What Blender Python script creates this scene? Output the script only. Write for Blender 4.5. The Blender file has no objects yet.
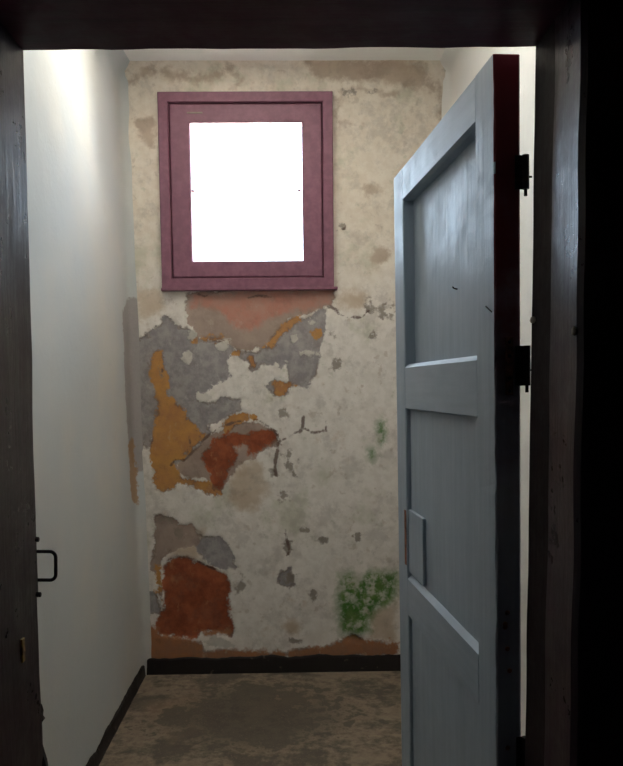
import bpy, bmesh, math, random
import numpy as np
from mathutils import Matrix, Vector, noise as mnoise
random.seed(7)
C = bpy.context.scene.collection
sc = bpy.context.scene

# ------------------------------------------------------------------ camera
F = 770.0
CX, CY = 311.5, 444.0
CAM = Vector((0, 0, 1.47))
PITCH, YAW, ROLL = math.radians(4.4), math.radians(-1.0), -0.010
R = Matrix.Rotation(YAW, 3, 'Z') @ Matrix.Rotation(math.pi/2 - PITCH, 3, 'X') @ Matrix.Rotation(ROLL, 3, 'Z')
cd = bpy.data.cameras.new('camera'); cam = bpy.data.objects.new('camera', cd); C.objects.link(cam)
cam.matrix_world = Matrix.Translation(CAM) @ R.to_4x4()
cd.lens = F/766*36; cd.sensor_width = 36; cd.shift_y = (CY-383)/766; cd.clip_start = 0.02
sc.camera = cam
sc.view_settings.view_transform = 'Standard'; sc.view_settings.look = 'None'
sc.view_settings.gamma = 1; sc.view_settings.use_curve_mapping = False
sc.view_settings.exposure = 0.38

def ray(px, py): return R @ Vector(((px-CX)/F, -(py-CY)/F, -1))
def at_y(px, py, Y):
    d = ray(px, py); return CAM + d*((Y-CAM.y)/d.y)
def at_x(px, py, X):
    d = ray(px, py); return CAM + d*((X-CAM.x)/d.x)
def at_z(px, py, Z):
    d = ray(px, py); return CAM + d*((Z-CAM.z)/d.z)

# ------------------------------------------------------------------ helpers
def props(o, label=None, cat=None, kind=None, group=None):
    if label: o['label'] = label
    if cat: o['category'] = cat
    if kind: o['kind'] = kind
    if group: o['group'] = group
    return o
def link(name, me, mats, parent=None):
    o = bpy.data.objects.new(name, me); C.objects.link(o)
    for m in (mats if isinstance(mats, (list, tuple)) else [mats]): me.materials.append(m)
    if parent: o.parent = parent
    return o
def obj(name, bm, mats, parent=None, smooth=False):
    me = bpy.data.meshes.new(name)
    bmesh.ops.recalc_face_normals(bm, faces=bm.faces[:])
    bm.to_mesh(me); bm.free()
    if smooth:
        for p in me.polygons: p.use_smooth = True
    return link(name, me, mats, parent)
def empty(name, loc=(0, 0, 0), rot=(0, 0, 0)):
    o = bpy.data.objects.new(name, None); C.objects.link(o)
    o.location = loc; o.rotation_euler = rot; o.empty_display_size = .1
    return o
def box(bm, lo, hi, bev=0, seg=2, mat=0):
    g = bmesh.ops.create_cube(bm, size=1)
    vs = g['verts']
    for v in vs:
        v.co = Vector([(lo[i]+hi[i])/2 + v.co[i]*(hi[i]-lo[i]) for i in range(3)])
    fs = set(f for v in vs for f in v.link_faces)
    for f in fs: f.material_index = mat
    if bev:
        es = list(set(e for v in vs for e in v.link_edges))
        bmesh.ops.bevel(bm, geom=es, offset=bev, segments=seg, profile=.5, affect='EDGES')
def hexa(bm, b, t, bev=0, mat=0):
    """8 corners: b bottom loop of four, t top loop of four"""
    vb = [bm.verts.new(p) for p in b]; vt = [bm.verts.new(p) for p in t]
    fs = [bm.faces.new(vb[::-1]), bm.faces.new(vt)]
    for i in range(4):
        j = (i+1) % 4
        fs.append(bm.faces.new((vb[i], vb[j], vt[j], vt[i])))
    for f in fs: f.material_index = mat
    if bev:
        es = list(set(e for v in vb+vt for e in v.link_edges))
        bmesh.ops.bevel(bm, geom=es, offset=bev, segments=2, profile=.5, affect='EDGES')
def cyl(bm, p, q, r, n=16, r2=None):
    p, q = Vector(p), Vector(q); d = q-p
    M = Matrix.Translation((p+q)/2) @ d.to_track_quat('Z', 'Y').to_matrix().to_4x4()
    bmesh.ops.create_cone(bm, cap_ends=True, segments=n, radius1=r, radius2=r if r2 is None else r2, depth=d.length, matrix=M)
def tube(bm, pts, r, n=10):
    pts = [Vector(p) for p in pts]; rings = []
    for i, p in enumerate(pts):
        t = (pts[min(i+1, len(pts)-1)] - pts[max(i-1, 0)]).normalized()
        a = Vector((0, 1, 0)) if abs(t.y) < .9 else Vector((1, 0, 0))
        u = t.cross(a).normalized(); w = t.cross(u)
        rings.append([bm.verts.new(p + r*(math.cos(2*math.pi*k/n)*u + math.sin(2*math.pi*k/n)*w)) for k in range(n)])
    for a, b in zip(rings, rings[1:]):
        for k in range(n): bm.faces.new((a[k], a[(k+1) % n], b[(k+1) % n], b[k]))
    bm.faces.new(rings[0][::-1]); bm.faces.new(rings[-1])
def dome(bm, c, axis, r, h):
    M = Matrix.Translation(c) @ Vector(axis).to_track_quat('Z', 'Y').to_matrix().to_4x4() @ Matrix.Diagonal((r, r, h, 1))
    bmesh.ops.create_uvsphere(bm, u_segments=14, v_segments=8, radius=1, matrix=M)

# ------------------------------------------------------------------ node helper
class N:
    def __init__(s, name):
        s.m = bpy.data.materials.new(name); s.m.use_nodes = True
        s.t = s.m.node_tree; s.t.nodes.clear()
        s.out = s.new('ShaderNodeOutputMaterial')
        s.b = s.new('ShaderNodeBsdfPrincipled'); s.t.links.new(s.b.outputs[0], s.out.inputs[0])
        s.co = s.new('ShaderNodeTexCoord').outputs['Object']
    def new(s, k): return s.t.nodes.new(k)
    def put(s, sock, v):
        if isinstance(v, bpy.types.NodeSocket): s.t.links.new(v, sock)
        elif v is not None:
            if isinstance(v, (tuple, list)) and len(v) == 3 and sock.type == 'RGBA': v = (*v, 1)
            sock.default_value = v
    def noise(s, scale, detail=4, rough=.6, co=None, dist=0):
        n = s.new('ShaderNodeTexNoise'); s.put(n.inputs['Vector'], co or s.co)
        n.inputs['Scale'].default_value = scale; n.inputs['Detail'].default_value = detail
        n.inputs['Roughness'].default_value = rough; n.inputs['Distortion'].default_value = dist
        return n.outputs[0]
    def map(s, scale=(1, 1, 1), loc=(0, 0, 0)):
        n = s.new('ShaderNodeMapping'); s.put(n.inputs[0], s.co)
        n.inputs['Scale'].default_value = scale; n.inputs['Location'].default_value = loc
        return n.outputs[0]
    def math(s, op, a, b=None, c=None, clamp=False):
        n = s.new('ShaderNodeMath'); n.operation = op; n.use_clamp = clamp
        for i, v in enumerate((a, b, c)):
            if v is not None: s.put(n.inputs[i], v)
        return n.outputs[0]
    def step(s, v, lo, hi, a=0., b=1.):
        n = s.new('ShaderNodeMapRange'); n.interpolation_type = 'SMOOTHSTEP'
        s.put(n.inputs[0], v)
        for i, x in enumerate((lo, hi, a, b)): s.put(n.inputs[i+1], x)
        return n.outputs[0]
    def mix(s, f, a, b):
        n = s.new('ShaderNodeMix'); n.data_type = 'RGBA'
        s.put(n.inputs[0], f); s.put(n.inputs[6], a); s.put(n.inputs[7], b)
        return n.outputs[2]
    def attr(s, name):
        n = s.new('ShaderNodeAttribute'); n.attribute_name = name; return n.outputs['Fac']
    def xyz(s):
        n = s.new('ShaderNodeSeparateXYZ'); s.put(n.inputs[0], s.co); return n.outputs
    def bump(s, h, strength=.4, dist=.01):
        n = s.new('ShaderNodeBump'); s.put(n.inputs['Height'], h)
        n.inputs['Strength'].default_value = strength; n.inputs['Distance'].default_value = dist
        s.put(s.b.inputs['Normal'], n.outputs[0])
    def set(s, col=None, rough=None, spec=None, metal=None):
        for k, v in (('Base Color', col), ('Roughness', rough), ('Specular IOR Level', spec), ('Metallic', metal)):
            if v is not None: s.put(s.b.inputs[k], v)
        return s.m

# ------------------------------------------------------------------ materials
# white lime-washed wall
n = N('limewash')
a = n.noise(1.6, 3); b = n.noise(9, 6, .65); g = n.noise(70, 4)
c = n.mix(n.step(a, .35, .7), (.90, .90, .88), (.91, .89, .85))
c = n.mix(n.step(b, .60, .74, 0, .35), c, (.68, .67, .64))
n.bump(n.math('ADD', n.math('MULTIPLY', b, .8), n.math('MULTIPLY', g, .15)), .35, .012)
M_LIME = n.set(c, .75, .25)

# left wall: limewash plus a strip of bare render by the far corner
def strip_wall():
    n = N('limewash_peeled')
    a = n.noise(1.6, 3); b = n.noise(9, 6, .65); g = n.noise(70, 4)
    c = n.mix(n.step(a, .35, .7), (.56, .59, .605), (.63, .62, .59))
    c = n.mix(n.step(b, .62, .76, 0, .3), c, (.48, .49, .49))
    w = n.math('ADD', n.math('MULTIPLY', n.math('SUBTRACT', b, .5), .09), n.math('MULTIPLY', n.math('SUBTRACT', n.noise(45, 3), .5), .04))
    for nm, col in (('sd_grey', (.40, .36, .35)), ('sd_orange', (.46, .27, .13))):
        m = n.step(n.math('ADD', n.attr(nm), w), -.006, .008, 1, 0)
        c = n.mix(n.math('MULTIPLY', m, .85), c, n.mix(g, col, tuple(x*.75 for x in col)))
    n.bump(n.math('ADD', n.math('MULTIPLY', b, .8), n.math('MULTIPLY', g, .15)), .35, .012)
    return n.set(c, .75, .25)
M_STRIP = strip_wall()

# back wall: layers of old paint and render, outlines come from the mesh attributes
def peeled():
    n = N('peeling_plaster')
    co = n.co
    nb = n.noise(2.2, 4); nm = n.noise(7, 5, .6); nf = n.noise(24, 5, .65); ng = n.noise(90, 3)
    nx = n.noise(5, 4, co=n.map((1, 1, 1), (3.1, 0, 7.7)))
    Z = n.xyz()[2]
    # lime coat
    lime = n.mix(n.step(nf, .35, .65), (.79, .745, .70), (.88, .84, .80))
    warm = n.mix(n.step(nf, .3, .7), (.78, .68, .56), (.87, .79, .68))
    c = n.mix(n.math('MULTIPLY', n.step(n.math('ADD', Z, n.math('MULTIPLY', nb, .9)), 2.2, 2.75), .8), lime, warm)
    c = n.mix(n.step(nm, .60, .72, 0, .5), c, (.58, .46, .36))
    c = n.mix(n.step(nx, .56, .70, 0, .5), c, (.52, .53, .40))
    ns = n.noise(17, 3, .6, co=n.map((1, 1, 1), (9.1, 2, 1.7)))
    c = n.mix(n.step(ns, .63, .71, 0, .38), c, (.47, .38, .30))
    c = n.mix(n.step(ns, .35, .28, 0, .3), c, (.42, .44, .33))
    c = n.mix(n.step(nf, .64, .74, 0, .35), c, (.56, .43, .37))
    w1 = n.math('MULTIPLY', n.math('SUBTRACT', nf, .5), .075)
    w2 = n.math('MULTIPLY', n.math('SUBTRACT', ng, .5), .016)
    w = n.math('ADD', n.math('ADD', w1, w2), n.math('MULTIPLY', n.math('SUBTRACT', n.noise(13, 3, .6, co=n.map((1, 1, 1), (2, 8, 5))), .5), .05))
    nv = n.noise(15, 6, .75, co=n.map((1, 1, .6), (6, 1, 2)))
    wbig = n.math('MULTIPLY', w, 1.5)
    thin = n.math('MULTIPLY', w, .45)
    nr = n.math('ADD', n.math('MULTIPLY', nm, .6), n.math('MULTIPLY', nf, .4))
    def layer(name, c1, c2, warp=w, soft=.005, amt=1., tex=nm, rim=None):
        nonlocal c
        m = n.step(n.math('ADD', n.attr(name), warp), -soft, soft, 1, 0)
        base = n.mix(n.step(tex, .35, .65), c1, c2)
        if rim:   # flaking inside the patch, shade painted as a dark line along its broken edge
            base = n.mix(n.step(nv, .56, .66, 0, .55), base, rim)
            base = n.mix(n.step(nv, .42, .30, 0, .45), base, tuple(x*.55 for x in c2))
        c = n.mix(n.math('MULTIPLY', m, amt), c, base)
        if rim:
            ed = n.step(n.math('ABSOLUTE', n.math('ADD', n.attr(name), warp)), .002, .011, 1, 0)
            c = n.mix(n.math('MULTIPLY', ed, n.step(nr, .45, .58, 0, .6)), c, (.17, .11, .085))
        return m
    layer('sd_stain', (.46, .35, .27), (.56, .45, .35), soft=.018, amt=.85)
    layer('sd_tan', (.54, .41, .29), (.62, .51, .40), soft=.03, amt=.8)
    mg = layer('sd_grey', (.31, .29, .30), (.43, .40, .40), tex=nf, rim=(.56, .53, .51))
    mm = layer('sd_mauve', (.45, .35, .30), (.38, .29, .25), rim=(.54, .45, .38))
    mp = layer('sd_pink', (.54, .23, .18), (.52, .30, .24), soft=.02, amt=.92, tex=nr, rim=None)
    c = n.mix(n.math('MULTIPLY', mp, n.step(nv, .55, .66, 0, .5)), c, (.56, .40, .33))
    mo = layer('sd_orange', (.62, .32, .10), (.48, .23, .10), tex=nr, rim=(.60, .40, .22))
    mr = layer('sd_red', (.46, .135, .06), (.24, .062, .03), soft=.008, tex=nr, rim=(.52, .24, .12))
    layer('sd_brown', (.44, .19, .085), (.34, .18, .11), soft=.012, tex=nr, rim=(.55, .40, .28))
    mw = layer('sd_white', (.58, .56, .52), (.70, .67, .62))
    gk = n.math('MULTIPLY', n.step(n.math('ADD', n.attr('sd_green'), n.math('MULTIPLY', w, 1.3)), -.03, .03, 1, 0), n.step(nf, .36, .58, .3, 1))
    c = n.mix(gk, c, n.mix(n.step(nm, .4, .6), (.07, .20, .035), (.17, .29, .08)))
    mc = layer('sd_spot', (.26, .22, .19), (.34, .29, .24), warp=wbig, soft=.009, amt=.85)
    c = n.mix(n.step(n.noise(11, 5, .7, co=n.map((1, 1, 1), (0, 5, 3))), .48, .66, 0, .22), c, (.16, .12, .10))
    mk = layer('sd_crack', (.12, .075, .06), (.18, .12, .10), warp=thin, soft=.004, amt=.85)
    # relief: lime coat proud, bare layers set back
    h = n.math('MULTIPLY', nm, .5)
    h = n.math('ADD', h, n.math('MULTIPLY', nf, .45)); h = n.math('ADD', h, n.math('MULTIPLY', ng, .12))
    dep = n.math('MAXIMUM', n.math('MAXIMUM', mg, mo), n.math('MAXIMUM', mm, mr))
    dep = n.math('MULTIPLY', dep, n.math('SUBTRACT', 1., mw))
    h = n.math('SUBTRACT', h, n.math('MULTIPLY', dep, 1.1)); h = n.math('SUBTRACT', h, n.math('MULTIPLY', mk, .5))
    h = n.math('SUBTRACT', h, n.math('MULTIPLY', mr, .3))
    n.bump(h, .38, .012)
    return n.set(c, .82, .2)
M_PEEL = peeled()

n = N('window_paint')   # old mauve oil paint
a = n.noise(30, 5); b = n.noise(6, 3)
c = n.mix(n.step(a, .35, .7), (.205, .078, .125), (.265, .108, .165))
n.bump(a, .2, .003); M_WIN = n.set(c, .42, .5)
n = N('window_dark_groove'); M_GROOVE = n.set((.10, .035, .05), .8, .2)  # darker even colour for the rebate ring between casing and sash

def wood_paint(name, col, worn, under, rough, amt=.68, grain=(1, 1, .06), spec=.5):
    n = N(name)
    gr = n.noise(55, 5, .6, n.map(grain)); a = n.noise(14, 6, .7); b = n.noise(3, 3)
    c = n.mix(n.step(gr, .3, .7), col, worn)
    c = n.mix(n.step(n.math('ADD', a, n.math('MULTIPLY', b, .15)), amt, amt+.05, 0, .8), c, under)
    n.bump(n.math('ADD', n.math('MULTIPLY', gr, .6), n.math('MULTIPLY', a, .6)), .35, .004)
    r = n.step(a, .3, .7, rough-.06, rough+.1)
    return n.set(c, r, spec)
M_DOOR = wood_paint('door_blue_grey_paint', (.42, .50, .585), (.36, .44, .52), (.20, .19, .18), .42, .78)
M_RAIL = wood_paint('door_blue_grey_paint_across', (.42, .50, .585), (.36, .44, .52), (.20, .19, .18), .42, .78, (.06, .06, 1))
M_FRAME = wood_paint('frame_dark_paint', (.032, .009, .020), (.020, .006, .013), (.05, .034, .038), .32, .78, spec=.28)
M_LINTEL = wood_paint('lintel_purple_paint', (.085, .010, .038), (.06, .007, .028), (.06, .03, .04), .5, .78, (.06, 1, 1), .2)
M_FRAME_DULL = wood_paint('frame_dull_paint', (.020, .010, .011), (.013, .007, .008), (.05, .035, .03), .66, .78, spec=.12)
# hinge edge of the door: dark red-brown paint on top, worn to blue-grey lower down
n = N('door_edge_paint')
gr = n.noise(50, 5, .6, n.map((1, 1, .07))); a = n.noise(8, 5, .65)
Z = n.xyz()[2]
k = n.step(n.math('ADD', Z, n.math('MULTIPLY', n.math('SUBTRACT', a, .5), .7)), 1.22, 1.75)
c = n.mix(k, n.mix(gr, (.60, .64, .74), (.42, .44, .52)), n.mix(gr, (.34, .045, .055), (.22, .032, .040)))
n.bump(n.math('ADD', gr, a), .4, .003); M_EDGE = n.set(c, .5, .35)

n = N('dark_iron'); a = n.noise(60, 5)
n.bump(a, .3, .001); M_IRON = n.set(n.mix(n.step(a, .5, .7), (.022, .018, .02), (.07, .035, .022)), .45, .5, .6)
n = N('rusty_plate'); a = n.noise(70, 5)
n.bump(a, .4, .001); M_RUST = n.set(n.mix(n.step(a, .4, .65), (.36, .15, .10), (.14, .07, .06)), .75, .3, .2)
n = N('brass'); a = n.noise(60, 3); M_BRASS = n.set(n.mix(n.step(a, .4, .6), (.45, .28, .08), (.16, .09, .03)), .4, .5, .8)
n = N('plaster_chip'); a = n.noise(80, 3); M_CHIP = n.set(n.mix(a, (.42, .37, .30), (.25, .2, .16)), .9, .2)

n = N('tar_skirting'); a = n.noise(25, 5); b = n.noise(6, 4)
n.bump(a, .5, .006); M_TAR = n.set(n.mix(n.step(n.math('ADD', a, n.math('MULTIPLY', b, .3)), .78, .9), (.022, .017, .016), (.13, .095, .075)), .7, .3)

n = N('concrete_floor')
a = n.noise(3.2, 5, .62); b = n.noise(22, 5, .7); g = n.noise(120, 3); a2 = n.noise(1.7, 3, co=n.map((1, 1, 1), (4.4, 2.2, 0)))
c = n.mix(n.step(b, .3, .7), (.31, .25, .185), (.225, .18, .135))
d = n.math('ADD', n.math('MULTIPLY', a, .7), n.math('MULTIPLY', b, .3))
c = n.mix(n.step(d, .46, .58, 0, .8), c, (.085, .072, .06))
c = n.mix(n.step(a2, .55, .7, 0, .4), c, (.33, .235, .16))
X_, Y_, _z = n.xyz()
rr = n.math('SQRT', n.math('ADD', n.math('POWER', n.math('MULTIPLY', n.math('ADD', X_, .22), 1.6), 2.), n.math('POWER', n.math('MULTIPLY', n.math('SUBTRACT', Y_, 3.35), 1.9), 2.)))
c = n.mix(n.step(n.math('ADD', rr, n.math('MULTIPLY', n.math('SUBTRACT', d, .5), 4.5)), .62, .42, 0, .75), c, (.075, .066, .055))
c = n.mix(n.step(g, .62, .7, 0, .4), c, (.45, .36, .28))
n.bump(n.math('ADD', b, n.math('MULTIPLY', g, .4)), .4, .006); M_FLOOR = n.set(c, .7, .3)

n = N('hall_distemper'); a = n.noise(8, 4)
M_HALLW = n.set(n.mix(a, (.42, .38, .36), (.50, .46, .44)), .8, .1)
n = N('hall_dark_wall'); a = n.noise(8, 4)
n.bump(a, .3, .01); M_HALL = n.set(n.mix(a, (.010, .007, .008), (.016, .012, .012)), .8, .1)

# window glass: thin pane
gm = bpy.data.materials.new('window_glass'); gm.use_nodes = True; t = gm.node_tree; t.nodes.clear()
o_ = t.nodes.new('ShaderNodeOutputMaterial'); mx = t.nodes.new('ShaderNodeMixShader'); tr = t.nodes.new('ShaderNodeBsdfTransparent')
gl = t.nodes.new('ShaderNodeBsdfGlossy'); fr = t.nodes.new('ShaderNodeFresnel'); fr.inputs[0].default_value = 1.45
gl.inputs['Roughness'].default_value = .05; tr.inputs[0].default_value = (.95, .97, .97, 1)
t.links.new(fr.outputs[0], mx.inputs[0]); t.links.new(tr.outputs[0], mx.inputs[1]); t.links.new(gl.outputs[0], mx.inputs[2]); t.links.new(mx.outputs[0], o_.inputs[0])
M_GLASS = gm

# ------------------------------------------------------------------ layout
D = 3.86                      # back wall
Y0, Y1 = 1.09, 1.30           # door reveal, hall side and cell side
XL = at_y(137, 368, D).x - .008      # left wall
XR = at_y(441, 82, D).x + .05       # right wall
ZC = at_y(290, 66, D).z       # ceiling
HX0, HX1, HY, HZ = -1.3, 1.5, -1.3, 2.7   # the hall the photographer stands in

# ------------------------------------------------------------------ back wall with attributes
def sdf_poly(P, poly):
    poly = np.array(poly); d = np.full(len(P), 1e9); ins = np.zeros(len(P), bool)
    for i in range(len(poly)):
        a, b = poly[i], poly[(i+1) % len(poly)]
        ab = b-a; ap = P-a
        tt = np.clip((ap@ab)/max(ab@ab, 1e-12), 0, 1)
        d = np.minimum(d, np.linalg.norm(ap - tt[:, None]*ab, axis=1))
        c1 = (a[1] > P[:, 1]) != (b[1] > P[:, 1])
        xx = a[0] + (P[:, 1]-a[1])*(b[0]-a[0])/((b[1]-a[1]) if b[1] != a[1] else 1e-12)
        ins ^= c1 & (P[:, 0] < xx)
    return np.where(ins, -d, d)
def sdf_line(P, pts, wd):
    pts = np.array(pts); d = np.full(len(P), 1e9)
    for a, b in zip(pts, pts[1:]):
        ab = b-a; ap = P-a
        tt = np.clip((ap@ab)/max(ab@ab, 1e-12), 0, 1)
        d = np.minimum(d, np.linalg.norm(ap - tt[:, None]*ab, axis=1))
    return d - wd
def W(pts):
    return [(at_y(x, y, D).x, at_y(x, y, D).z) for x, y in pts]
def blob(x, y, rx, ry):
    return [(x+rx*math.cos(a), y+ry*math.sin(a)) for a in [k*math.pi/4 for k in range(8)]]

LAY = {
 'sd_grey': [
  [(150,345),(164,345),(175,390),(195,412),(212,432),(200,455),(170,470),(150,452)],
  [(137,339),(148,335),(154,328),(162,323),(164,316),(170,316),(177,326),(184,326),(192,330),(200,338),(217,339),(232,344),(238,352),(226,357),(231,374),(226,378),(213,386),(204,394),(198,400),(215,402),(222,397),(241,398),(242,411),(228,416),(222,421),(206,425),(199,434),(190,424),(178,402),(168,395),(152,430),(153,448),(140,449),(138,400)],
  [(234,350),(253,351),(269,344),(280,328),(290,318),(311,317),(320,308),(326,309),(324,333),(320,349),(313,379),(306,388),(295,384),(290,390),(287,376),(289,357),(284,360),(282,368),(276,359),(270,366),(262,365),(252,373),(247,360),(240,357)],
  [(266,386),(275,378),(281,386),(291,393),(277,397),(270,394)],
  [(204,537),(219,535),(234,553),(236,568),(219,569),(202,560),(192,545)],
  [(141,592),(158,594),(160,613),(142,616)],
  [(281,571),(290,568),(297,585),(289,589),(278,584)],
 ],
 'sd_white': [blob(311,323,3.6,3.6), blob(295,338,4.6,5), blob(224,345,6,5), blob(192,334,4,5), blob(188,358,5,6),
  blob(206,398,9,5), blob(357,602,3,4), blob(352,627,4,4), [(299,351),(318,352),(318,355),(300,354)],
  [(203,640),(214,634),(229,640),(233,646),(205,647)]],
 'sd_mauve': [
  [(155,515),(170,517),(178,524),(190,524),(202,536),(196,548),(178,548),(163,557),(157,576),(151,572),(154,545)],
  [(171,464),(184,460),(206,437),(225,427),(240,421),(258,421),(274,431),(280,444),(270,447),(255,456),(238,464),(228,480),(222,490),(205,480),(184,479)],
  [(189,291),(186,306),(188,320),(197,338),(217,341),(228,343),(236,351),(253,351),(269,344),(280,330),(290,319),(312,312),(326,305),(334,298),(334,288),(230,288)],
 ],
 'sd_pink': [[(192,294),(300,290),(335,289),(328,302),(312,309),(290,312),(268,320),(252,329),(238,330),(226,316),(210,308),(192,306)]],
 'sd_orange': [
  [(156,351),(162,353),(166,370),(168,380),(167,395),(178,401),(188,419),(206,435),(193,448),(183,460),(172,462),(178,472),(186,479),(201,480),(221,482),(222,495),(208,494),(196,489),(183,483),(164,491),(156,490),(151,465),(150,448),(153,428),(157,404),(156,389),(149,381),(150,360)],
  [(221,426),(231,415),(247,413),(259,420),(246,423),(236,426),(225,434)],
  [(273,381),(290,382),(297,386),(286,391),(280,398),(274,395)],
  [(264,347),(276,332),(290,318),(300,316),(304,320),(290,327),(280,336),(272,349)],
  blob(315,333,6,4.5), blob(253,362,3.5,6), blob(196,341,4,3), [(200,337),(222,337),(221,342),(203,342)], blob(236,352,6,3),
  [(155,566),(162,566),(162,600),(156,597)],
 ],
 'sd_brown': [[(140,641),(150,620),(160,634),(200,642),(206,650),(270,651),(300,649),(330,644),(347,637),(372,640),(398,643),(398,656),(142,664)], [(196,630),(228,628),(233,636),(205,637)]],
 'sd_red': [
  [(163,564),(176,556),(187,557),(215,569),(228,577),(228,595),(229,615),(234,628),(231,638),(215,633),(205,633),(192,638),(158,636),(155,626),(165,605),(162,585)],
  [(215,437),(232,433),(246,435),(261,430),(273,432),(279,440),(268,446),(256,453),(248,454),(247,447),(236,448),(237,460),(230,467),(225,482),(222,490),(212,488),(210,472),(203,464),(201,453)],
  [(345,640),(352,634),(364,638),(362,644)],
 ],
 'sd_tan': [[(232,470),(245,460),(262,465),(268,490),(257,508),(240,510),(228,500)], [(134,290),(160,291),(164,310),(140,318)],
  blob(292,628,8,7), [(160,530),(205,530),(205,560),(165,555)], blob(352,300,16,10), [(372,640),(368,612),(396,600),(396,640)]],
 'sd_green': [[(338,573),(352,571),(359,579),(366,571),(400,570),(399,592),(390,605),(378,610),(371,620),(372,630),(362,636),(350,634),(340,636),(336,610)],
   blob(381,432,5,14), blob(372,455,4,8)],
 'sd_stain': [('l', [(130,83),(150,71),(175,76),(200,80),(232,71),(241,82),(235,88)], .012), ('l', [(318,67),(345,61),(372,65)], .012),
   ('l', [(341,92),(358,87),(376,92),(398,94)], .010), ('l', [(440,84),(442,118)], .012), [(135,118),(152,118),(156,150),(144,146)],
   ('l', [(331,97),(339,103),(336,115)], .008), blob(372,190,9,6), blob(380,255,10,9), ('l', [(338,122),(360,126)], .006), [(300,62),(420,66),(436,90),(380,82),(320,80)]],
 'sd_spot': [blob(289,547,3,4.5), blob(324,540,3.5,4), blob(314,596,3.5,6), blob(242,585,3,9), blob(284,494,4,6), blob(335,364,4,5), blob(331,333,2.5,3.5),
   blob(373,337,4,4), blob(383,311,3,8), ('l', [(368,302),(368,311)], .013), blob(388,316,7,2.5), blob(388,304,7,2.5), blob(283,414,3.5,3.5), blob(272,475,3,4), blob(341,226,3,2),
   blob(291,579,6,7), blob(349,91,6,3), blob(372,92,4,3), blob(356,535,3,3), blob(307,530,3,2), blob(293,641,6,2), blob(288,462,4,10), ('l', [(292,462),(293,474)], .012),
   blob(166,520,5,4), blob(178,533,5,6), blob(160,372,2,3)],
 'sd_crack': [('l', [(328,307),(334,309),(340,315),(350,318),(362,317),(368,311)], .005), ('l', [(276,446),(282,440),(288,437),(300,431),(304,428)], .004),
   ('l', [(303,427),(303,417)], .007), ('l', [(304,428),(314,433),(326,430),(326,421)], .006), ('l', [(278,440),(277,452),(275,466),(276,476)], .006),
   ('l', [(222,426),(240,421),(258,420),(274,430),(280,441)], .004), ('l', [(171,465),(175,460),(184,461),(195,450),(206,437),(222,426)], .004),
   ('l', [(189,436),(190,447)], .004), ('l', [(195,293),(205,296),(216,292),(232,290)], .004), ('l', [(247,298),(258,295),(272,297)], .003),
   ('l', [(336,231),(345,228)], .003), ('l', [(165,562),(176,557),(187,558),(215,570)], .004), blob(162,370,1.5,2.5), ('l', [(285,530),(290,552),(286,556)], .003)],
}
def eval_layers(P, layers, conv):
    out = {}
    for nm, shapes in layers.items():
        d = np.full(len(P), 1.0)
        for s in shapes:
            if s[0] == 'l': d = np.minimum(d, sdf_line(P, conv(s[1]), s[2]))
            else: d = np.minimum(d, sdf_poly(P, conv(s)))
        out[nm] = d
    return out
def ticks(a, b, h, extra=()):
    n_ = max(1, round((b-a)/h)); v = [a+(b-a)*i/n_ for i in range(n_+1)]
    for e in extra: v[min(range(len(v)), key=lambda i: abs(v[i]-e))] = e
    return v

# window opening
f0 = at_y(160, 94, D); f1 = at_y(334, 289, D)
wx0, wx1 = at_y(160.5, 190, D).x, at_y(333, 190, D).x
wz1, wz0 = at_y(246, 93.5, D).z, at_y(246, 288.5, D).z
ox0, ox1, oz0, oz1 = wx0+.045, wx1-.045, wz0+.045, wz1-.045   # hole in the wall, behind the casing

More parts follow.
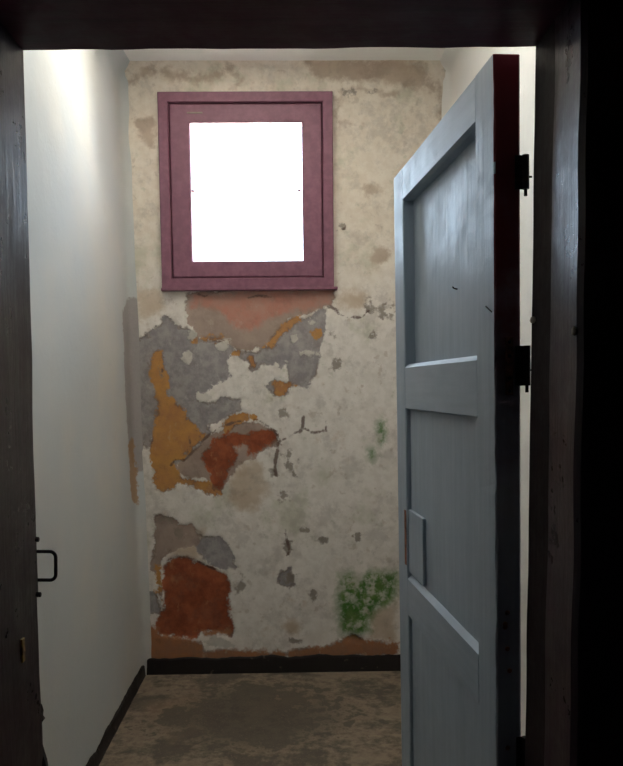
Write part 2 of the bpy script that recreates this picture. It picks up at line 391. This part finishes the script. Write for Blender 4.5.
def back_wall():
    xs = ticks(XL-.08, XR+.04, .008, (ox0, ox1)); zs = ticks(-.02, ZC+.03, .008, (oz0, oz1))
    nx, nz = len(xs), len(zs)
    X, Z = np.meshgrid(np.array(xs), np.array(zs)); P = np.stack([X.ravel(), Z.ravel()], 1)
    L = eval_layers(P, LAY, W)
    rec = np.zeros(len(P))
    for k, dpt in (('sd_grey', .004), ('sd_orange', .004), ('sd_mauve', .005), ('sd_red', .008)):
        rec = np.maximum(rec, dpt*np.clip(.5 - L[k]/.02, 0, 1))
    rec *= np.clip(.5 + L['sd_white']/.02, 0, 1)
    verts = []
    for i, (x, z) in enumerate(P):
        wob = .006*mnoise.noise(Vector((x*2.2, 1.7, z*2.2))) + .003*mnoise.noise(Vector((x*7, 5.1, z*7)))
        y = D + rec[i] + wob
        # soft coved corner into the ceiling
        t_ = (z-(ZC-.09))/.09
        if t_ > 0: y -= .075*(1-math.sqrt(max(0, 1-min(1, t_)**2)))
        verts.append((x, y, z))
    faces = []
    for j in range(nz-1):
        for i in range(nx-1):
            xm, zm = (xs[i]+xs[i+1])/2, (zs[j]+zs[j+1])/2
            if ox0 < xm < ox1 and oz0 < zm < oz1: continue
            a = j*nx+i; faces.append((a, a+1, a+nx+1, a+nx))
    nv = len(verts)
    # masonry behind, in four blocks round the opening
    for lo, hi in (((XL-.2, D+.03, -.1), (ox0, D+.16, ZC+.2)), ((ox1, D+.03, -.1), (XR+.2, D+.16, ZC+.2)),
                   ((ox0, D+.03, -.1), (ox1, D+.16, oz0)), ((ox0, D+.03, oz1), (ox1, D+.16, ZC+.2))):
        b0 = len(verts)
        for z in (lo[2], hi[2]):
            verts += [(lo[0], lo[1], z), (hi[0], lo[1], z), (hi[0], hi[1], z), (lo[0], hi[1], z)]
        for q in ((0, 3, 2, 1), (4, 5, 6, 7), (0, 1, 5, 4), (1, 2, 6, 5), (2, 3, 7, 6), (3, 0, 4, 7)): faces.append(tuple(b0+k for k in q))
    me = bpy.data.meshes.new('wall_back'); me.from_pydata(verts, [], faces)
    for k, d in L.items():
        at = me.attributes.new(k, 'FLOAT', 'POINT')
        v = np.ones(len(verts), np.float32); v[:nv] = d; at.data.foreach_set('value', v)
    for p in me.polygons: p.use_smooth = p.index < len(faces)-24
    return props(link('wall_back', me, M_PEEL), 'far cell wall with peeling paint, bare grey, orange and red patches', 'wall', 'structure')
back_wall()

# ------------------------------------------------------------------ left / right walls
def side_wall(name, X, sgn, mat, label, layers=None):
    ys = ticks(Y1, D-.06, .03) + [D-.045, D-.03, D-.018, D-.008, D]
    zs = ticks(-.02, ZC+.03, .03)
    verts = []; faces = []; P = []
    for z in zs:
        for y in ys:
            x = X + (sgn*.042*z/3 if sgn < 0 else 0) + sgn*(.006*mnoise.noise(Vector((2.2, y*1.6, z*1.6))) + .002*mnoise.noise(Vector((8, y*6, z*6))))
            t_ = (y-(D-.06))/.06
            if t_ > 0: x -= sgn*.045*(1-math.sqrt(max(0, 1-t_*t_)))       # rounded corner
            t_ = (z-(ZC-.10))/.10
            if t_ > 0: x -= sgn*.07*(1-math.sqrt(max(0, 1-min(1, t_)**2)))
            verts.append((x, y, z)); P.append((y, z))
    ny = len(ys)
    for j in range(len(zs)-1):
        for i in range(ny-1):
            a = j*ny+i; faces.append((a, a+1, a+ny+1, a+ny))
    nf = len(faces); b0 = len(verts)
    xo = X + sgn*.07; xp = X + sgn*.18
    for z in (-.1, ZC+.1): verts += [(xo, Y1, z), (xo, D+.03, z), (xp, D+.03, z), (xp, Y1, z)]
    for q in ((0, 3, 2, 1), (4, 5, 6, 7), (0, 1, 5, 4), (1, 2, 6, 5), (2, 3, 7, 6), (3, 0, 4, 7)): faces.append(tuple(b0+k for k in q))
    me = bpy.data.meshes.new(name); me.from_pydata(verts, [], faces)
    if layers:
        L = eval_layers(np.array(P), layers, lambda p: p)
        for k, d in L.items():
            at = me.attributes.new(k, 'FLOAT', 'POINT'); v = np.ones(len(verts), np.float32); v[:len(d)] = d; at.data.foreach_set('value', v)
    for p in me.polygons: p.use_smooth = p.index < nf
    return props(link(name, me, mat), label, 'wall', 'structure')
side_wall('wall_left', XL, -1, M_STRIP, 'white limewashed wall on the left of the cell', {
   'sd_grey': [[(D-.15, 1.82), (D+.05, 1.94), (D+.05, 1.0), (D-.10, 1.12), (D-.14, 1.35)]],
   'sd_orange': [[(D-.13, 1.18), (D-.03, 1.22), (D-.02, .88), (D-.10, .92)]]})
side_wall('wall_right', XR, 1, M_LIME, 'white limewashed wall behind the open door')

# ------------------------------------------------------------------ door frame lines
rt, rb = at_y(535, 48, Y1), at_y(524.5, 766, Y1)
lt, lb = at_y(24.5, 51, Y1), at_y(42, 766, Y1)
nt, nb_ = at_y(581, 20, Y0), at_y(573, 540, Y0)
def lin(a, b, z): return a.x + (b.x-a.x)*(z-a.z)/(b.z-a.z)
ZL = (at_y(30, 51, Y1).z + at_y(530, 48, Y1).z)/2       # underside of the lintel
print('opening', lin(lt, lb, 1.5), lin(rt, rb, 1.5), 'near', lin(nt, nb_, 1.5), 'ZL', ZL, 'XL,XR,ZC', XL, XR, ZC, 'win', wx0, wx1, wz0, wz1)

bm = bmesh.new()   # wall round the doorway; outside the frame lining
JW = .05
lo_, hi_ = -.62, .60
box(bm, (HX0, Y0, -.1), (lo_, Y1, ZC+.1)); box(bm, (hi_, Y0, -.1), (HX1, Y1, ZC+.1)); box(bm, (lo_, Y0, ZL+.12), (hi_, Y1, ZC+.1))
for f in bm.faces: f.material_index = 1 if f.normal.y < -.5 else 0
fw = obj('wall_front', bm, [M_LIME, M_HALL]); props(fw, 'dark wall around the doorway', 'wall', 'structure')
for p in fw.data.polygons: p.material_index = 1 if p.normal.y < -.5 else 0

# door frame: jambs and lintel with slightly uneven painted faces
frame = empty('trim_1', (0, Y1, 0)); props(frame, 'dark glossy painted wooden door frame in the foreground', 'door frame', 'structure')
def jamb(inner, outer, sgn):
    bm = bmesh.new()
    ys = [Y0-.012, Y0, Y0+.03, Y0+.07, Y0+.11, Y0+.15, Y1-.012, Y1-.002, Y1+.004]
    zs = ticks(-.02, ZL+.02, .03)
    rows = []
    for z in zs:
        r = []
        for i, y in enumerate(ys):
            x = inner(y, z) + .0022*mnoise.noise(Vector((y*9, 3+sgn, z*7)))
            if i in (0, len(ys)-1): x += sgn*.006
            r.append(bm.verts.new((x, y-Y1, z)))
        r.append(bm.verts.new((outer, Y1+.004-Y1, z))); r.insert(0, bm.verts.new((outer, Y0-.012-Y1, z)))
        rows.append(r)
    for a, b in zip(rows, rows[1:]):
        m_ = len(a)
        for i in range(m_): bm.faces.new((a[i], a[(i+1) % m_], b[(i+1) % m_], b[i]))
    bm.faces.new(rows[0]); bm.faces.new(rows[-1])
    o = obj('jamb', bm, [M_FRAME, M_FRAME_DULL], frame)
    if sgn > 0:
        for p_ in o.data.polygons:
            if p_.center.y > -.115: p_.material_index = 1
    return o
def right_in(y, z):
    k = (y-Y0)/(Y1-Y0); return lin(nt, nb_, z)*(1-k) + lin(rt, rb, z)*k
def left_in(y, z):
    k = (y-Y0)/(Y1-Y0)
    b = .010*max(0, math.sin((z-.72)*3.1))*math.exp(-((z-.80)/.12)**2)
    return lin(lt, lb, z) - .004*(1-k) + b
jamb(left_in, lo_-.0, -1); jamb(right_in, hi_+.0, 1)
bm = bmesh.new()
xs = ticks(lo_, hi_, .03); ys = [Y0-.012, Y0-.004, Y0+.05, Y0+.1, Y0+.15, Y1-.004, Y1+.004]
rows = []
for x in xs:
    zl = at_y(30, 51, Y1).z + (at_y(530, 48, Y1).z-at_y(30, 51, Y1).z)*(x+.46)/.86
    r = [bm.verts.new((x, y-Y1, zl + .002*mnoise.noise(Vector((x*14, y*9, 1))) + (.004 if i in (0, 6) else 0))) for i, y in enumerate(ys)]
    r.append(bm.verts.new((x, .004, ZL+.13))); r.insert(0, bm.verts.new((x, Y0-.012-Y1, ZL+.13))); rows.append(r)
for a, b in zip(rows, rows[1:]):
    for i in range(len(a)): bm.faces.new((a[i], a[(i+1) % len(a)], b[(i+1) % len(a)], b[i]))
bm.faces.new(rows[0]); bm.faces.new(rows[-1])
obj('lintel', bm, M_LINTEL, frame)

# ------------------------------------------------------------------ floor, ceiling, hall
bm = bmesh.new(); box(bm, (-1.3, Y1-.1, -.12), (1.3, D+.03, 0)); floor = obj('floor', bm, M_FLOOR); props(floor, 'stained brown concrete floor of the cell', 'floor', 'structure')
bm = bmesh.new(); box(bm, (HX0-.1, HY-.1, -.12), (HX1+.1, Y1-.1, 0)); props(obj('floor_hall', bm, M_HALL), 'dark floor of the passage', 'floor', 'structure')
bm = bmesh.new()
xs = ticks(XL-.15, XR+.15, .03); ys = ticks(Y1, D+.06, .03); g = []
for y in ys: g.append([bm.verts.new((x, y, ZC + .006*mnoise.noise(Vector((x*2, y*2, 9))) )) for x in xs])
for a, b in zip(g, g[1:]):
    for i in range(len(xs)-1): bm.faces.new((a[i], a[i+1], b[i+1], b[i]))
box(bm, (XL-.15, Y1, ZC+.02), (XR+.15, D+.16, ZC+.12))
props(obj('ceiling', bm, M_LIME), 'white limewashed ceiling with rounded edges', 'ceiling', 'structure')
bm = bmesh.new()
box(bm, (HX0-.1, HY-.1, 0), (HX0, Y0, HZ)); box(bm, (HX1, HY-.1, 0), (HX1+.1, Y0, HZ)); box(bm, (HX0, HY-.1, 0), (HX1, HY, HZ))
props(obj('wall_hall', bm, M_HALLW), 'plain distempered passage walls', 'wall', 'structure')
bm = bmesh.new(); box(bm, (HX0-.1, HY-.1, HZ), (HX1+.1, Y0, HZ+.1)); props(obj('ceiling_hall', bm, M_HALLW), 'plain passage ceiling', 'ceiling', 'structure')

# ------------------------------------------------------------------ skirting (tar band, ragged top)
def skirt(name, p, q, nrm, h, lab):
    bm = bmesh.new(); p, q, nrm = Vector(p), Vector(q), Vector(nrm); L = (q-p).length; rows = []
    for s in ticks(0, L, .012):
        c = p + (q-p)*s/L; k = 3.0*s + p.x*7 + p.y
        hh = h + .016*mnoise.noise(Vector((k*2.5, 1, 0))) + .006*mnoise.noise(Vector((k*9, 4, 0)))
        d = .010 + .002*mnoise.noise(Vector((k*4, 9, 0)))
        prof = [(-.012, 0), (d+.004, 0), (d+.001, hh*.5), (d, hh-.010), (d-.004, hh-.003), (-.012, hh)]
        rows.append([bm.verts.new(c + nrm*a + Vector((0, 0, z))) for a, z in prof])
    for a, b in zip(rows, rows[1:]):
        for i in range(6): bm.faces.new((a[i], a[(i+1) % 6], b[(i+1) % 6], b[i]))
    bm.faces.new(rows[0]); bm.faces.new(rows[-1])
    props(obj(name, bm, M_TAR), lab, 'baseboard', 'structure')
skirt('baseboard_back', (XL+.012, D, 0), (XR-.012, D, 0), (0, -1, 0), .085, 'black tarred skirting band below the peeling wall')
skirt('baseboard_left', (XL, Y1+.01, 0), (XL, D-.02, 0), (1, 0, 0), .062, 'dark tarred skirting band along the left wall')
skirt('baseboard_right', (XR, Y1+.01, 0), (XR, D-.02, 0), (-1, 0, 0), .085, 'dark tarred skirting band along the right wall')

# ------------------------------------------------------------------ window
win = empty('window_1', ((wx0+wx1)/2, D, wz0)); props(win, 'mauve painted wooden window, blown out by daylight', 'window', 'structure')
wl = win.location
def ring(name, x0, x1, z0, z1, w, y0, y1, mat, bev=.003, parent=win, wb=None, wt=None, off=None):
    """mitred frame of four boards, one mesh"""
    wb = wb or w; wt = wt or w
    bm = bmesh.new(); o = [(x0, z0), (x1, z0), (x1, z1), (x0, z1)]; i_ = [(x0+w, z0+wb), (x1-w, z0+wb), (x1-w, z1-wt), (x0+w, z1-wt)]
    rows = []
    for (px_, pz), (qx, qz) in zip(o, i_):
        b = bev; ux, uz = (1 if qx > px_ else -1), (1 if qz > pz else -1)
        prof = [(px_, y1, pz), (px_, y0+b, pz), (px_+ux*b, y0, pz+uz*b), (qx-ux*b, y0, qz-uz*b), (qx, y0+b, qz), (qx, y1, qz)]
        rows.append([bm.verts.new(Vector(p)-wl) for p in prof])
    for a, b in zip(rows, rows[1:]+rows[:1]):
        for k in range(6): bm.faces.new((a[k], a[(k+1) % 6], b[(k+1) % 6], b[k]))
    return obj(name, bm, mat, parent)
px2m = (wx1-wx0)/172.5
ring('casing', wx0, wx1, wz0, wz1, 10*px2m, D-.030, D+.05, M_WIN, .004)
ring('rebate', wx0+9.3*px2m, wx1-9.3*px2m, wz0+9.3*px2m, wz1-9.3*px2m, 3*px2m, D-.010, D+.05, M_GROOVE, .001)
gx0, gx1 = at_y(191, 190, D-.014).x, at_y(300.5, 190, D-.014).x
gz1, gz0 = at_y(246, 123, D-.014).z, at_y(246, 261, D-.014).z
sx0, sx1, sz0, sz1 = wx0+11*px2m, wx1-11*px2m, wz0+11*px2m, wz1-11*px2m
sash = ring('sash', sx0, sx1, sz0, sz1, gx0-sx0, D-.018, D+.045, M_WIN, .005, wb=gz0-sz0, wt=sz1-gz1)
bm = bmesh.new()   # glazing bar
zm = at_y(246, 191, D+.03).z
box(bm, Vector((gx0-.004, D+.026, zm-.0018))-wl, Vector((gx1+.004, D+.040, zm+.0018))-wl, .0006)
for xa, xb_ in ((gx0-.003, gx0+.012), (gx1-.012, gx1+.003)): box(bm, Vector((xa, D+.022, zm-.006))-wl, Vector((xb_, D+.042, zm+.006))-wl, .002)
obj('glazing_bar', bm, M_WIN, sash)
for za, zb in ((gz0, zm), (zm, gz1)):
    bm = bmesh.new(); box(bm, Vector((gx0-.005, D+.031, za-.005))-wl, Vector((gx1+.005, D+.034, zb+.005))-wl); obj('pane', bm, M_GLASS, sash)
bm = bmesh.new()   # thin ledge under the casing
box(bm, Vector((wx0-.004, D-.036, wz0-.012))-wl, Vector((wx1+.018, D+.02, wz0+.002))-wl, .003); obj('sill', bm, M_WIN, win)
bm = bmesh.new()   # small catch plate on the top of the sash
c_ = at_y(193, 112.5, D-.02); box(bm, Vector((c_.x-.03, D-.020, c_.z-.004))-wl, Vector((c_.x+.045, D-.0165, c_.z+.003))-wl, .001); obj('draught_strip', bm, M_CHIP, sash)['label'] = 'thin pale strip on the sash top rail'

# ------------------------------------------------------------------ door leaf, ajar into the cell
DN = 1.352                                   # distance of the hinge edge
TH = .047
ft, fb = at_y(493.5, 57, DN), at_y(496.5, 766, DN)
lean = math.atan2(ft.x-fb.x, ft.z-fb.z)
ang = math.radians(5.1)
xb = lin(ft, fb, 0)
door = empty('door_1', (xb, DN, .012))
# local axes: X = thickness (away from the visible face), Y = along the leaf, Z = up
door.rotation_euler = (Matrix.Rotation(lean, 3, 'Y') @ Matrix.Rotation(ang, 3, 'Z')).to_euler()
props(door, 'blue-grey painted panelled wooden door standing ajar on the right', 'door', 'structure')
fe = at_z  # unused alias kept simple
DW = .80; ZT = ft.z - .006
z_ = lambda v: v + .008
RZ = [(ZT-.083, ZT), (z_(1.383), z_(1.503)), (z_(.822), z_(.935)), (z_(.02), z_(.20))]      # rails: top, middle, lock, bottom
ST = .100
def dpart(name, lo, hi, mat, bev=.0025, parent=door):
    bm = bmesh.new(); box(bm, lo, hi, bev); return obj(name, bm, mat, parent)
st_h = None
def stile(y0, y1, hinge):
    bm = bmesh.new()
    zs = ticks(.0, ZT, .02); rows = []
    for k, z in enumerate(zs):
        j = lambda s: .0012*mnoise.noise(Vector((s*3.3, z*9, 1))) + (.0025*max(0, mnoise.noise(Vector((s*2.1, z*31, 4)))) if hinge else 0)
        zz = z
        pts = [(.003, y0), (TH-.003, y0), (TH, y0+.003), (TH, y1-.002), (TH-.002, y1), (.002, y1), (0, y1-.002), (0, y0+.003)]
        rows.append([bm.verts.new((x+(j(i) if i in (0, 7) else 0), y+(j(i+9) if i in (0, 1) else 0), zz)) for i, (x, y) in enumerate(pts)])
    for a, b in zip(rows, rows[1:]):
        for i in range(8): bm.faces.new((a[i], a[(i+1) % 8], b[(i+1) % 8], b[i]))
    bm.faces.new(rows[0]); bm.faces.new(rows[-1])
    o = obj('stile', bm, [M_DOOR, M_EDGE], door)
    if hinge:
        for p in o.data.polygons:
            if p.normal.y < -.6: p.material_index = 1
        o['label'] = 'hinge stile with dark red-brown edge'
    return o
st_h = stile(0, ST, True); st_f = stile(DW-.105, DW, False)
for z0, z1 in RZ:
    bm = bmesh.new()
    y0, y1 = ST+.0005, DW-.1055
    # chamfered inner edges
    tp = .001 if z1 > ZT-.001 else .010
    pr = [(0, z0+.004), (.010, z0), (TH-.010, z0), (TH, z0+.004), (TH, z1-tp), (TH-tp-.002, z1), (tp+.002, z1), (0, z1-tp)]
    ra = [bm.verts.new((x, y0, z)) for x, z in pr]; rb_ = [bm.verts.new((x, y1, z)) for x, z in pr]
    for i in range(8): bm.faces.new((ra[i], ra[(i+1) % 8], rb_[(i+1) % 8], rb_[i]))
    bm.faces.new(ra); bm.faces.new(rb_)
    obj('rail', bm, M_RAIL, door)
PANS = [(RZ[1][1], RZ[0][0], .029), (RZ[2][1], RZ[1][0], .013), (RZ[3][1], RZ[2][0], .010)]
pans = []
for z0, z1, rec in PANS:
    bm = bmesh.new(); zs = ticks(z0-.004, z1+.004, .03); ys = ticks(ST-.004, DW-.101, .03); g = []
    for z in zs: g.append([bm.verts.new((rec+.0015*mnoise.noise(Vector((y*6, z*6, 2))), y, z)) for y in ys])
    for a, b in zip(g, g[1:]):
        for i in range(len(ys)-1): bm.faces.new((a[i], a[i+1], b[i+1], b[i]))
    gb = [[bm.verts.new((rec+.012, y, z)) for y in (ys[0], ys[-1])] for z in (zs[0], zs[-1])]
    bm.faces.new((gb[0][0], gb[0][1], gb[1][1], gb[1][0]))
    for e in [e for e in bm.edges if e.is_boundary and False]: pass
    # close the four thin sides
    bm.faces.new([*g[0], gb[0][1], gb[0][0]]); bm.faces.new([*g[-1], gb[1][1], gb[1][0]])
    bm.faces.new([*[r[0] for r in g], gb[1][0], gb[0][0]]); bm.faces.new([*[r[-1] for r in g], gb[1][1], gb[0][1]])
    pans.append(obj('panel', bm, M_DOOR, door))
# board let in where a lock was taken out
bm = bmesh.new(); zl0, zl1 = z_(.945), z_(1.115); yl1 = DW-.107
box(bm, (.004, yl1-.150, zl0), (.0125, yl1, zl1), .0015)
obj('lock_board', bm, M_DOOR, door)['label'] = 'small square board let in beside the free stile'
# dark slot in the free stile by the board (old lock mortise plate)
dpart('lock_plate', (-.0015, DW-.098, z_(.96)), (.001, DW-.080, z_(1.11)), M_RUST, .0005)['label'] = 'thin dark metal strip on the free stile'
# moulding strips in the lower panel (thin dark line)
# nail and split
bm = bmesh.new(); cyl(bm, (-.012, .012, z_(1.585)), (.004, .016, z_(1.572)), .0012); obj('nail', bm, M_IRON, door)
bm = bmesh.new(); tube(bm, [(.014, .30, z_(1.655)), (.018, .302, z_(1.652)), (.0255, .303, z_(1.65))], .0016); obj('nail', bm, M_IRON, door)

def hinge(zc, h, knuckle_x, leaf_x):
    """flag hinge: a plate screwed to the hinge edge and a knuckle standing out towards the jamb"""
    bm = bmesh.new(); box(bm, (TH-.010, -.0022, zc-h/2), (leaf_x, .0018, zc+h/2), .0006); hp = obj('hinge', bm, M_IRON, door)
    bm = bmesh.new(); cyl(bm, (knuckle_x, -.003, zc-h/2), (knuckle_x, -.003, zc+h/2), .0062, 18); obj('knuckle', bm, M_IRON, hp)
    bm = bmesh.new(); cyl(bm, (knuckle_x, -.003, zc-h/2-.012), (knuckle_x, -.003, zc-h/2), .003, 12); cyl(bm, (knuckle_x-.004, -.003, zc-.008), (knuckle_x+.011, -.003, zc-.008), .0018, 8); obj('pin', bm, M_IRON, hp)
    return hp
zz = lambda y: at_y(520, y, DN).z - .012
hinge((zz(158)+zz(186))/2, zz(158)-zz(192), TH+.008, TH+.007)
h2 = hinge((zz(346)+zz(386))/2, zz(346)-zz(386), TH+.010, TH+.009)
h3 = hinge((zz(738)+zz(775))/2, zz(738)-zz(775), TH+.006, TH+.006)
bm = bmesh.new(); box(bm, (.019, -.0025, zz(395)), (.033, .002, zz(337)), .0006); pl = obj('mortise_plate', bm, M_RUST, door); pl['label'] = 'rusty plate on the hinge edge'
for yy in (342, 356, 378, 391):
    bm = bmesh.new(); dome(bm, Vector((.026, -.0026, zz(yy))), (0, -1, 0), .0032, .0016); obj('screw', bm, M_IRON, pl)
for yy in (613, 624, 627, 649, 671, 748):
    bm = bmesh.new(); dome(bm, Vector((.021+.004*((yy*7) % 3-1), -.0008, zz(yy))), (0, -1, 0), .0045, .0015); obj('screw', bm, M_RUST, door)

# ------------------------------------------------------------------ ironwork on the left jamb
def jpt(px, py, y=Y1): return at_y(px, py, y)
p = jpt(38, 566, Y1+.012)
st = empty('latch_staple', p); props(st, 'black iron staple bent into a square loop on the left door jamb', 'latch staple')
pts = []
a0, a1 = jpt(34, 551.5, Y1+.012)-p, jpt(55.5, 551.5, Y1+.012)-p
b0, b1 = jpt(34, 580, Y1+.012)-p, jpt(56, 580, Y1+.012)-p
r_ = .010
pts = [a0, a0+(a1-a0)*.5]
for k in range(7):
    t_ = math.pi/2*k/6; pts.append(a1 + Vector((-r_+r_*math.sin(t_), 0, -r_+r_*math.cos(t_))))
for k in range(7):
    t_ = math.pi/2*k/6; pts.append(b1 + Vector((-r_+r_*math.cos(t_), 0, r_-r_*math.sin(t_))))
pts += [b0+(b1-b0)*.5, b0]
bm = bmesh.new(); tube(bm, pts, .0031, 12); obj('loop', bm, M_IRON, st, True)
bm = bmesh.new()
q0, q1 = jpt(28, 534, Y1)-p, jpt(37.5, 598, Y1)-p
box(bm, (q0.x-.004, -.009, q1.z), (q1.x-.002, .0, q0.z), .001); obj('plate', bm, M_IRON, st)
for py in (539, 594):
    px = 38.5 if py < 560 else 40.5
    c_ = jpt(px, py, Y1)-p
    bm = bmesh.new(); cyl(bm, c_+Vector((-.014, -.004, 0)), c_+Vector((.0015, -.004, 0)), .0045, 6); dome(bm, c_+Vector((.001, -.004, 0)), (1, 0, 0), .0045, .002); obj('bolt', bm, M_IRON, st)
# lower latch, half broken
p = jpt(38, 740, Y1+.006)
lk = empty('latch_keeper', p); props(lk, 'battered dark iron keeper low on the left door jamb', 'latch keeper')
bm = bmesh.new()
rows = []
for py, xo in ((697, 33), (701, 38), (706, 41.5), (711, 43), (716, 42.5), (719, 44.5), (722, 42), (730, 40), (742, 41), (752, 44), (760, 46.5), (766, 47.5), (776, 46)):
    c_ = jpt(xo, py, Y1+.006)-p; l_ = jpt(31, py, Y1+.006)-p
    rows.append([bm.verts.new((l_.x, -.012, c_.z)), bm.verts.new((c_.x-.003, -.012, c_.z)), bm.verts.new((c_.x, -.007, c_.z)), bm.verts.new((c_.x, .004, c_.z)), bm.verts.new((l_.x, .006, c_.z))])
for a, b in zip(rows, rows[1:]):
    for i in range(5): bm.faces.new((a[i], a[(i+1) % 5], b[(i+1) % 5], b[i]))
bm.faces.new(rows[0]); bm.faces.new(rows[-1]); obj('plate', bm, M_IRON, lk)
bm = bmesh.new(); c_ = jpt(38, 703, Y1-.006)-p; dome(bm, c_, (0, -1, 0), .004, .003); obj('rivet', bm, M_CHIP, lk)['label'] = 'pale worn rivet'
# brass strike let into the reveal
yb = .5*(Y0+Y1)+.05
q = at_x(22.5, 650, left_in(yb, 1.05)); yb = q.y
bm = bmesh.new(); xq = left_in(yb, q.z)
box(bm, (-.004, -.006, -.019), (.0025, .006, .019), .0008)
sp = obj('strike_plate', bm, M_BRASS); sp.location = (xq+.0006, yb, q.z); props(sp, 'small worn brass strike plate let into the left door jamb', 'strike plate')
# plaster crumbs stuck to the right jamb
def chip(px, py, y, s, lab):
    z = at_y(px, py, y).z; x = right_in(y, z)
    bm = bmesh.new(); bmesh.ops.create_icosphere(bm, subdivisions=2, radius=1)
    for v in bm.verts: v.co = Vector((v.co.x*s[0], v.co.y*s[1], v.co.z*s[2]))*(1+.35*mnoise.noise(v.co*1.7+Vector((px, 0, 0))))
    o = obj('plaster_crumb', bm, M_CHIP); o.location = (x-.001, y, z); props(o, lab, 'plaster crumb')
chip(536, 320, Y1-.014, (.004, .011, .006), 'pale plaster crumb on the inner edge of the right door jamb')
chip(579, 331, Y0+.004, (.004, .006, .007), 'pale plaster crumb on the near edge of the right door jamb')

# ------------------------------------------------------------------ daylight
w = bpy.data.worlds.new('daylight'); sc.world = w; w.use_nodes = True; t = w.node_tree; t.nodes.clear()
o_ = t.nodes.new('ShaderNodeOutputWorld'); bg = t.nodes.new('ShaderNodeBackground'); t.links.new(bg.outputs[0], o_.inputs[0])
tc = t.nodes.new('ShaderNodeTexCoord'); sx = t.nodes.new('ShaderNodeSeparateXYZ'); rp = t.nodes.new('ShaderNodeValToRGB')
mp = t.nodes.new('ShaderNodeMapRange'); mp.inputs[1].default_value = -1; mp.inputs[2].default_value = 1
t.links.new(tc.outputs['Generated'], sx.inputs[0]); t.links.new(sx.outputs[2], mp.inputs[0]); t.links.new(mp.outputs[0], rp.inputs[0]); t.links.new(rp.outputs[0], bg.inputs[0])
e = rp.color_ramp.elements
e[0].position = .20; e[0].color = (6.4, 5.7, 4.9, 1); e[1].position = .56; e[1].color = (.20, .25, .31, 1)
q_ = e.new(.36); q_.color = (1.9, 1.75, 1.55, 1)
q_ = e.new(.47); q_.color = (.62, .64, .66, 1)
bg.inputs[1].default_value = 25.0
ld = bpy.data.lights.new('window_portal', 'AREA'); ld.shape = 'RECTANGLE'; ld.size = ox1-ox0; ld.size_y = oz1-oz0
lo = bpy.data.objects.new('window_portal', ld); C.objects.link(lo); lo.location = ((ox0+ox1)/2, D+.17, (oz0+oz1)/2); lo.rotation_euler = (-math.pi/2, 0, 0)
ld.cycles.is_portal = True
